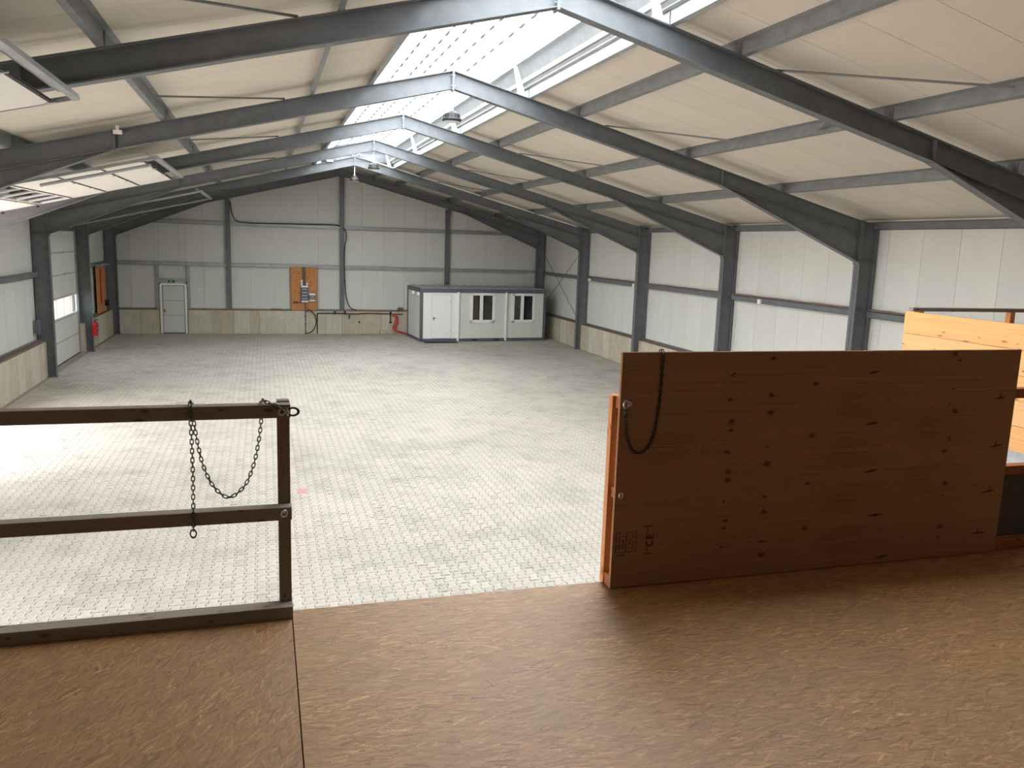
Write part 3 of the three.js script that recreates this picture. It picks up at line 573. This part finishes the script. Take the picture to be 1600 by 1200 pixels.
// ------------------------------------------------------------------ office container
{
  const t = thing('office_container', 'white and grey office container with two windows in far right corner', 'container');
  t.position.set(5.74, 0, 3.26); t.rotation.y = 0.075;
  const L = 6.06, D = 2.44, H = 2.38, fr = 0.14, G = M.darkgrey;
  part('floor_frame', join([bb(0, L, 0.02, fr, -0.1, 0), bb(0, L, 0.02, fr, -D, -D + 0.1), bb(0, 0.1, 0.02, fr, -D, 0), bb(L - 0.1, L, 0.02, fr, -D, 0), bb(0.05, L - 0.05, fr - 0.03, fr, -D + 0.05, -0.05)]), G, t);
  for (const x of [2.45, 3.5]) part('fork_pocket', bb(x, x + 0.24, 0.04, 0.11, -0.02, 0.004), M.black, t);
  for (const [x, z] of [[0, 0], [L - 0.13, 0], [0, -D + 0.13], [L - 0.13, -D + 0.13]]) part('corner_post', rb(x, x + 0.13, 0.02, H, z - 0.13, z, 0.012), G, t);
  part('roof_frame', join([rb(0, L, H - 0.18, H, -0.13, 0.004, 0.01), rb(0, L, H - 0.18, H, -D, -D + 0.13, 0.01), rb(0, 0.13, H - 0.18, H, -D, 0, 0.01), rb(L - 0.13, L, H - 0.18, H, -D, 0, 0.01)]), G, t);
  const ribs = [bb(0.05, L - 0.05, H, H + 0.02, -D + 0.03, -0.03)]; for (let x = 0.15; x < L - 0.3; x += 0.42) ribs.push(prism([[x, H + 0.02], [x + 0.22, H + 0.02], [x + 0.17, H + 0.05], [x + 0.05, H + 0.05]], -D + 0.04, -0.04));
  part('roof_sheet', ribs, M.galv, t);
  // front wall: panels round the openings
  const Y0 = fr, Y1 = H - 0.18, wz0 = -0.08, wz1 = -0.025, panel = (a, b, c, d) => rb(a, b, c, d, wz0, wz1, 0.006);
  part('front_panel', join([panel(0.13, 0.54, Y0, Y1), panel(1.43, 1.78, Y0, Y1), panel(0.54, 1.43, 2.09, Y1)]), M.white, t);
  const withWindow = (a, b, x0, x1) => join([panel(a, x0, Y0, Y1), panel(x1, b, Y0, Y1), panel(x0, x1, Y0, 0.9), panel(x0, x1, 2.17, Y1)]);
  part('front_panel', withWindow(1.79, 4.08, 2.38, 3.46), M.panel, t);
  part('front_panel', withWindow(4.09, L - 0.13, 4.4, 5.44), M.panel, t);
  part('end_panel', bb(0.03, 0.09, Y0, Y1, -D + 0.13, -0.13), M.panel2, t); part('end_panel', bb(L - 0.09, L - 0.03, Y0, Y1, -D + 0.13, -0.13), M.panel2, t);
  part('back_panel', bb(0.13, L - 0.13, Y0, Y1, -D + 0.03, -D + 0.09), M.panel2, t);
  const d = part('door', rb(0.545, 1.425, Y0 + 0.01, 2.085, -0.075, -0.018, 0.006), M.white, t, 'white container door');
  part('handle', join([bb(0.6, 0.63, 0.95, 1.13, -0.018, -0.008), rod([0.615, 1.06, -0.01], [0.615, 1.06, 0.04], 0.01), rod([0.615, 1.06, 0.035], [0.73, 1.06, 0.035], 0.01)]), M.black, d);
  for (const y of [0.45, 1.75]) part('hinge', rod([1.415, y, -0.012], [1.415, y + 0.1, -0.012], 0.012), M.zinc, d);
  part('door_trim', join([bb(0.52, 0.545, Y0, 2.11, -0.03, -0.012), bb(1.425, 1.45, Y0, 2.11, -0.03, -0.012), bb(0.52, 1.45, 2.085, 2.11, -0.03, -0.012)]), M.offwhite, t);
  for (const [a, b] of [[2.38, 3.46], [4.4, 5.44]]) {
    const w = part('window_frame', join([rb(a - 0.06, a + 0.09, 0.85, 2.22, -0.09, 0.0), rb(b - 0.09, b + 0.06, 0.85, 2.22, -0.09, 0.0), rb(a - 0.06, b + 0.06, 0.85, 0.98, -0.09, 0.0), rb(a - 0.06, b + 0.06, 2.09, 2.22, -0.09, 0.0), rb((a + b) / 2 - 0.12, (a + b) / 2 + 0.02, 0.9, 2.15, -0.09, 0.006)]), M.white, t);
    part('pane', bb(a + 0.09, (a + b) / 2 - 0.12, 0.98, 2.09, -0.055, -0.05), M.glass, w); part('pane', bb((a + b) / 2 + 0.02, b - 0.09, 0.98, 2.09, -0.055, -0.05), M.glass, w);
    part('seal', bb(a + 0.075, a + 0.095, 0.97, 2.1, -0.06, 0.003), M.black, w); part('seal', bb(b - 0.095, b - 0.075, 0.97, 2.1, -0.06, 0.003), M.black, w);
  }
  for (const x of [1.76, 4.06]) part('downpipe', rb(x - 0.045, x + 0.045, 0.02, 2.24, -0.02, 0.05, 0.02), M.white, t);
  part('socket_box', rb(-0.07, 0.03, 2.06, 2.2, -0.4, -0.26, 0.02), M.white, t); part('socket_box', rb(-0.07, 0.03, 2.06, 2.2, -1.35, -1.2, 0.02), M.white, t);
  const c = thing('brown_cabinet', 'brown cupboard seen through left pane of the container window', 'cupboard'); c.position.copy(t.position); c.rotation.copy(t.rotation);
  part('carcass', rb(2.2, 2.86, fr, 2.1, -0.75, -0.3, 0.01), M.brown, c); part('door_leaf', rb(2.22, 2.84, fr + 0.05, 2.08, -0.3, -0.28), M.brown, c); part('knob', rod([2.8, 1.2, -0.28], [2.8, 1.2, -0.25], 0.02), M.zinc, c);
  single('doormat', rb(5.87, 7.39, 0.001, 0.02, 3.36, 3.75, 0.008), M.rubber, 'dark doormat on the pavers before the container door', 'doormat');
}

// ------------------------------------------------------------------ left wall odds and ends
{
  const t = thing('fire_extinguisher', 'red fire extinguisher on the left column beside the shut door', 'fire extinguisher');
  const x = -6.83, z = 6.2;
  const body = new THREE.LatheGeometry([[0, 0.62], [0.09, 0.62], [0.1, 0.64], [0.1, 1.02], [0.085, 1.07], [0.045, 1.1], [0.035, 1.13], [0, 1.13]].map((p) => new THREE.Vector2(...p)), 20); body.translate(x, 0, z);
  part('cylinder', body, M.red, t);
  part('valve', join([rod([x, 1.12, z], [x, 1.19, z], 0.02), bb(x - 0.02, x + 0.09, 1.17, 1.19, z - 0.012, z + 0.012), bb(x - 0.02, x + 0.1, 1.2, 1.22, z - 0.012, z + 0.012)]), M.black, t);
  part('hose', tube([[x, 1.14, z + 0.03], [x + 0.1, 1.1, z + 0.06], [x + 0.12, 0.9, z + 0.05], [x + 0.1, 0.75, z + 0.03]], 0.012, 24), M.black, t);
  part('label', bb(x + 0.03, x + 0.102, 0.8, 0.94, z - 0.03, z + 0.03), M.white, t);
  part('bracket', bb(-6.94, x, 0.95, 0.99, z - 0.05, z + 0.05), M.steel, t);
  const b = thing('wooden_wall_board', 'wooden board with red cables on left wall beside the far corner', 'wooden board');
  part('board', uvM(rb(-7.3, -7.26, 1.12, 3.0, 1.0, 2.9)), M.timberWarm, b);
  part('cable', tube([[-7.24, 2.9, 2.2], [-7.24, 2.4, 2.25], [-7.23, 1.9, 2.3], [-7.24, 1.5, 2.2]], 0.03, 24), M.red, b);
  part('reel', rod([-7.26, 1.45, 1.3], [-7.1, 1.45, 1.3], 0.13, 16), M.black, b);
  part('shelf_bar', bb(-7.3, -7.1, 3.02, 3.08, 0.7, 2.9), M.galv, b);
  single('door_control_box', rb(-7.36, -7.24, 1.35, 1.75, 11.98, 12.16, 0.01), M.darkgrey, 'dark control box on the left wall beside the fourth column', 'control box');
}
// small fittings and the conduit on the right wall girts
single('girt_socket', rb(12.34, 12.43, 2.98, 3.1, 6.5, 6.62), M.white, 'white socket on right wall girt beside the fifth column', 'socket');
single('girt_socket', rb(12.34, 12.43, 2.98, 3.12, 10.9, 11.05), M.white, 'white socket on right wall girt just beyond the fourth column', 'socket');
single('girt_socket', rb(12.36, 12.43, 3.0, 3.12, 19.1, 19.22), M.white, 'white socket on right wall girt between second and third columns', 'socket');
const girtWhere = ['right girt between the fifth and fourth columns', 'right girt between the fourth and third columns', 'right girt between the third and second columns', 'right girt just past the second column'];
for (let k = 1; k < 5; k++) {
  const c = [], a = Zk(k) + 0.12, b = Zk(k + 1) - 0.12; for (let z = a; z <= b; z += 0.35) c.push([12.46 + rr(-0.02, 0.02), 3.172 + rr(0, 0.012), z]); c.push([12.46, 3.175, b]);
  single('girt_conduit', tube(c, 0.022, 60, 6), M.redBrown, 'rust brown corrugated conduit lying on the ' + girtWhere[k - 1], 'conduit', 'conduits on the right wall girts');
}
single('rafter_conduit', tube([[2.9, 7.53, 6.02], [5, 7.0, 6.02], [8, 6.24, 6.02], [11.9, 5.26, 6.02]], 0.02, 30), M.white, 'thin white conduit along the right rafter of the fifth frame', 'conduit');
single('motion_sensor', [rb(-3.29, -3.15, 6.02, 6.09, 23.4, 23.48, 0.01), bb(-3.25, -3.2, 6.09, 6.16, 23.4, 23.44)], M.white, 'small white sensor on the left rafter of the second frame', 'sensor');
single('emergency_light', rb(1.5, 1.76, 7.32, 7.4, 6.0, 6.08, 0.01), M.white, 'small white lamp box on the left rafter of the fifth frame', 'lamp box');

// ------------------------------------------------------------------ hanging lamps, switched off
function lamp(z, label, drop) {
  const t = thing('high_bay_lamp', label, 'lamp', 'round high bay lamps'); t.position.set(CX, 6.7, z);
  const prof = [[0, -0.03], [0.17, -0.03], [0.185, -0.015], [0.185, 0.02], [0.15, 0.035], [0.145, 0.1], [0.1, 0.125], [0.06, 0.16], [0, 0.16]].map((p) => new THREE.Vector2(...p));
  part('housing', new THREE.LatheGeometry(prof, 28), M.black, t);
  const fins = []; for (let i = 0; i < 14; i++) { const a = i / 14 * Math.PI * 2; const g = bb(0.07, 0.16, 0.03, 0.1, -0.004, 0.004); g.rotateY(a); fins.push(g); }
  part('cooling_fins', fins, M.black, t);
  part('lens', new THREE.CylinderGeometry(0.15, 0.15, 0.012, 24).translate(0, -0.033, 0), M.offwhite, t);
  part('suspension', rod([0, 0.17, 0], [0, drop, 0], 0.014), M.white, t);
  part('hook', new THREE.TorusGeometry(0.03, 0.008, 8, 16).translate(0, 0.19, 0), M.zinc, t);
}
lamp(Zk(4), 'round lamp hanging at the apex of the second frame', 0.5);
lamp(Zk(2), 'round lamp hanging at the apex of the fourth frame', 0.5);
lamp(Zk(1), 'round lamp on a white rod at the apex of the fifth frame', 0.5);
single('lamp_bracket', [rod([2.35, 7.62, 6.0], [2.45, 7.72, 6.0], 0.025), rod([2.45, 7.72, 6.0], [2.5, 7.62, 6.0], 0.02), rod([2.83, 7.62, 6.0], [2.73, 7.72, 6.0], 0.025), rod([2.73, 7.72, 6.0], [2.68, 7.62, 6.0], 0.02)], M.white, 'white clamps either side of the apex of the fifth frame', 'bracket');

// ------------------------------------------------------------------ mezzanine deck
const DY = 2.68, DZ = 35.45;
{
  const d = structure('floor_mezzanine', 'brown chipboard deck of the mezzanine in the foreground', 'floor');
  const rows = [[DZ, 37.95], [37.952, 40.45], [40.452, LEN - 0.02]];
  const X = [[-7.1, -5.8, 1], [-5.798, -3.302, 1], [-3.3, -0.803, 1], [-0.799, 4.2, 0], [4.204, 5.6, 0]];
  rows.forEach(([z0, z1], r) => X.forEach(([x0, x1, cross], i) => {
    const g = rb(x0, x1, DY - 0.022, DY, z0, z1 - 0.003, 0.002);
    const sx = 1 / 2.5, sz = 1 / 1.25, n = uvM(g), uv = n.attributes.uv; for (let q = 0; q < uv.count; q++) uv.setXY(q, uv.getX(q) * sx + i * 0.37 + r * 0.21, uv.getY(q) * sz + r * 0.43);
    part('chipboard', n, cross ? M.osbCross : M.osbLong, d);
  }));
  part('subdeck', bb(-7.1, 5.6, DY - 0.06, DY - 0.024, DZ + 0.01, LEN - 0.02), M.osbEdge, d);
  part('edge_beam', uvM(join([bb(-7.0, 5.6, DY - 0.3, DY - 0.28, DZ + 0.03, DZ + 0.2), bb(-7.0, 5.6, DY - 0.08, DY - 0.06, DZ + 0.03, DZ + 0.2), bb(-7.0, 5.6, DY - 0.3, DY - 0.06, DZ + 0.11, DZ + 0.12)])), M.steel, d);
  for (const x of [-6.7, -3.6, -0.2, 3.2, 5.4]) part('support_post', uvM(bb(x - 0.07, x + 0.07, 0, DY - 0.3, DZ + 0.05, DZ + 0.19)), M.steel, d);
}
function timberBox(x0, x1, y0, y1, z0, z1, along) {                   // timber with grain along its length
  const g = rb(x0, x1, y0, y1, z0, z1, 0.004), n = uvM(g), uv = n.attributes.uv, o = rnd();
  for (let q = 0; q < uv.count; q++) { const u = uv.getX(q), v = uv.getY(q); if (along === 'y') uv.setXY(q, v * 0.8 + o, u * 1.6 + o); else uv.setXY(q, u * 0.8 + o, v * 1.6 + o); }
  return n;
}
function eyeBolt(x, y, z, parent, s = 1) {
  const r = new THREE.TorusGeometry(0.014 * s, 0.0035 * s, 8, 18); r.rotateY(0.5); r.translate(x, y, z + 0.02);
  part('eye_bolt', join([r, rod([x, y, z - 0.005], [x, y, z + 0.012], 0.004)]), M.zinc, parent);
}
{
  const t = thing('timber_railing', 'brown timber railing with three rails at the left of the opening', 'railing');
  const RX0 = -4.2, RX1 = -0.797;
  part('post', timberBox(-0.855, -0.8, DY, 3.677, 35.425, 35.478, 'y'), M.timber, t);
  part('post', timberBox(-3.0, -2.945, DY, 3.677, 35.425, 35.478, 'y'), M.timber, t);
  part('top_rail', timberBox(RX0, RX1, 3.612, 3.671, 35.478, 35.54, 'x'), M.timber, t);
  part('middle_rail', timberBox(RX0, RX1, 3.148, 3.208, 35.478, 35.54, 'x'), M.timber, t);
  part('bottom_rail', timberBox(RX0, RX1, DY, 2.739, 35.46, 35.54, 'x'), M.timber, t);
  eyeBolt(-0.83, 3.188, 35.545, t);
}
{
  const t = thing('timber_railing', 'timber railing mostly hidden behind the large plywood sheet', 'railing');
  const a = 0.765, b = 5.5;
  for (const x of [0.748, 3.1, 5.4]) part('post', timberBox(x, x + 0.05, DY, 3.665, 35.43, 35.475, 'y'), M.timberWarm, t);
  part('top_rail', timberBox(a, b, 3.605, 3.662, 35.475, 35.535, 'x'), M.timberRed, t);
  part('middle_rail', timberBox(a, b, 3.145, 3.2, 35.475, 35.535, 'x'), M.timberRed, t);
  part('bottom_rail', timberBox(a - 0.01, b, DY, 2.742, 35.43, 35.535, 'x'), M.timberRed, t);
  single('dark_infill_sheet', rb(3.15, 5.4, 2.745, 3.143, 35.478, 35.49, 0.002), M.sheet, 'dark sheet filling the railing right of the plywood sheet', 'sheet');
}
{
  const g = uvFit(rb(PX0, PX1, PY0, PY1, 35.537, 35.558, 0.003), 0, PX0, PX1, 1, PY0, PY1);
  const t = thing('plywood_sheet', 'large knotty plywood sheet with a stamp, fixed upright to the railing', 'plywood');
  part('sheet', g, M.ply, t);
  for (let i = 1; i < 3; i++) part('edge_ply', join([bb(PX0 - 0.0005, PX1 + 0.0005, PY0 + 0.001, PY1 + 0.0008, 35.537 + i * 0.007 - 0.001, 35.537 + i * 0.007 + 0.001)]), M.plyEdge, t);
  eyeBolt(0.775, 3.64, 35.56, t, 1.3); eyeBolt(0.775, 3.18, 35.56, t);
}
// chains, link by link
const linkGeo = (() => {
  const c = new THREE.CurvePath(), pts = [], L = 0.0066, r = 0.0062;
  for (let i = 0; i < 20; i++) { const a = i / 20 * Math.PI * 2; pts.push(new THREE.Vector3(Math.cos(a) * r, Math.sin(a) * r + Math.sign(Math.sin(a) || 1) * L, 0)); }
  return new THREE.TubeGeometry(new THREE.CatmullRomCurve3(pts, true), 22, 0.0026, 6, true);
})();
function chain(name, label, pts, turn0 = 0) {
  const t = thing(name, label, 'chain'), curve = new THREE.CatmullRomCurve3(pts.map((p) => new THREE.Vector3(...p)), false, 'centripetal'), len = curve.getLength(), n = Math.round(len / 0.0202);
  curve.arcLengthDivisions = 800; curve.updateArcLengths();
  for (let i = 0; i < n; i++) {
    const u = (i + 0.5) / n, p = curve.getPointAt(u), tan = curve.getTangentAt(u), m = part('link', linkGeo, M.chain, t);
    const ref = Math.abs(tan.z) > 0.9 ? new THREE.Vector3(1, 0, 0) : new THREE.Vector3(0, 0, 1), x = new THREE.Vector3().crossVectors(tan, ref).normalize(), z = new THREE.Vector3().crossVectors(x, tan);
    const q = new THREE.Quaternion().setFromRotationMatrix(new THREE.Matrix4().makeBasis(x, tan, z)).multiply(new THREE.Quaternion().setFromAxisAngle(new THREE.Vector3(0, 1, 0), (i % 2 ? Math.PI / 2 : 0) + turn0 + (rnd() - 0.5) * 0.2));
    m.position.copy(p); m.quaternion.copy(q);
  }
  return t;
}
{
  const c = chain('steel_chain', 'steel chain looped over the top rail of the left railing', [[-0.815, 3.645, 35.556], [-0.85, 3.665, 35.552], [-0.9, 3.684, 35.53], [-0.915, 3.684, 35.49], [-0.92, 3.66, 35.468], [-0.92, 3.595, 35.466], [-0.933, 3.494, 35.466], [-0.959, 3.379, 35.466], [-1.001, 3.288, 35.466], [-1.064, 3.246, 35.466], [-1.121, 3.294, 35.466], [-1.163, 3.389, 35.466], [-1.186, 3.504, 35.466], [-1.198, 3.6, 35.466], [-1.203, 3.665, 35.468], [-1.204, 3.684, 35.49], [-1.204, 3.685, 35.53], [-1.203, 3.66, 35.55], [-1.202, 3.6, 35.551], [-1.201, 3.385, 35.549], [-1.206, 3.13, 35.549]]);
  part('end_link', new THREE.TorusGeometry(0.012, 0.003, 8, 18).scale(1, 1.5, 1).translate(-1.207, 3.118, 35.55), M.chain, c);
  const ring = new THREE.TorusGeometry(0.017, 0.0045, 8, 20, Math.PI * 1.6); ring.rotateZ(-Math.PI * 0.8); ring.scale(1.3, 1, 1); ring.translate(-0.787, 3.643, 35.558);
  part('shackle', ring, M.chain, c);
  part('shackle_pin', join([rod([-0.812, 3.66, 35.556], [-0.806, 3.625, 35.556], 0.005), rod([-0.815, 3.643, 35.536], [-0.815, 3.643, 35.566], 0.009), new THREE.TorusGeometry(0.012, 0.003, 6, 14).translate(-0.835, 3.64, 35.55)]), M.zinc, c);
  const c2 = chain('steel_chain', 'dark chain hanging in a loop on the plywood sheet', [[0.963, 3.84, 35.53], [0.963, 3.888, 35.53], [0.963, 3.903, 35.547], [0.963, 3.888, 35.566], [0.964, 3.831, 35.565], [0.963, 3.704, 35.565], [0.954, 3.576, 35.565], [0.928, 3.447, 35.565], [0.886, 3.396, 35.565], [0.841, 3.398, 35.565], [0.806, 3.451, 35.565], [0.783, 3.549, 35.566], [0.774, 3.63, 35.575]]);
  const s2 = new THREE.TorusGeometry(0.014, 0.004, 8, 18).scale(1.4, 0.9, 1).translate(0.782, 3.642, 35.582); part('shackle', s2, M.zinc, c2);
}

// ------------------------------------------------------------------ raised platform at the right with a plank guard
{
  const X0 = 5.68, Z0 = 32.02;
  const p = structure('floor_platform', 'second raised platform at the right behind the plywood sheet', 'floor');
  part('chipboard', uvM(bb(X0 + 0.02, CX + 9.5, DY - 0.06, DY - 0.01, Z0, LEN - 0.02), 0.4), M.osbLong, p);
  part('edge_channel', uvM(join([bb(X0, X0 + 0.02, DY - 0.2, DY - 0.01, Z0, LEN - 0.02), bb(X0, CX + 9.5, DY - 0.2, DY - 0.01, Z0 - 0.02, Z0)])), M.galv, p);
  part('flange', bb(X0 - 0.06, X0 + 0.04, DY - 0.22, DY - 0.2, Z0, LEN - 0.02), M.galv, p);
  for (const [x, z] of [[X0 + 0.2, Z0 + 0.2], [9, Z0 + 0.2], [X0 + 0.2, 38]]) part('support_post', uvM(bb(x - 0.07, x + 0.07, 0, DY - 0.2, z - 0.07, z + 0.07)), M.steel, p);
  const g = thing('plank_guard', 'bright pine plank guard above the right end of the plywood sheet', 'plank guard');
  const ys = [DY + 0.0, DY + 0.23, DY + 0.46, DY + 0.69, DY + 0.92, DY + 1.15];
  for (let i = 0; i < 5; i++) {
    const n = uvM(rb(X0 - 0.05, X0 - 0.022, ys[i] + 0.0015, ys[i + 1] - 0.0015, Z0 - 0.0 + (i % 2) * 0.004, 36.9, 0.003)), uv = n.attributes.uv, o = rnd();
    for (let q = 0; q < uv.count; q++) uv.setXY(q, uv.getX(q) * 0.55 + o, uv.getY(q) * 1.6 + o);
    part('plank', n, i % 2 ? M.pineA : M.pineB, g);
  }
  for (const z of [Z0 + 0.1, 33.6, 35.2, 36.8]) part('batten', timberBox(X0 - 0.022, X0 + 0.03, DY, DY + 1.12, z, z + 0.06, 'y'), M.timberWarm, g);
  const r = thing('platform_railing', 'dark timber handrail on posts behind the pine plank guard', 'railing');
  part('handrail', timberBox(X0 + 0.22, 11.9, 3.815, 3.855, Z0 - 0.25, Z0 - 0.18, 'x'), M.timber, r);
  for (const x of [X0 + 0.3, 7.27, 9.4, 11.6]) part('post', timberBox(x, x + 0.07, DY - 0.2, 3.815, Z0 - 0.25, Z0 - 0.18, 'y'), M.timberWarm, r);
  for (const y of [3.4, 3.0]) part('middle_rail', timberBox(X0 + 0.22, 11.9, y, y + 0.04, Z0 - 0.18, Z0 - 0.15, 'x'), M.timber, r);
}
single('paint_mark', bb(-0.4, -0.23, 0.002, 0.004, 24.72, 24.98), M.paint, 'faded red paint mark on the pavers right of the railing post', 'paint mark');

scene.traverse((o) => { if (o.isMesh) { o.castShadow = true; o.receiveShadow = true; } });
renderer.render(scene, camera);
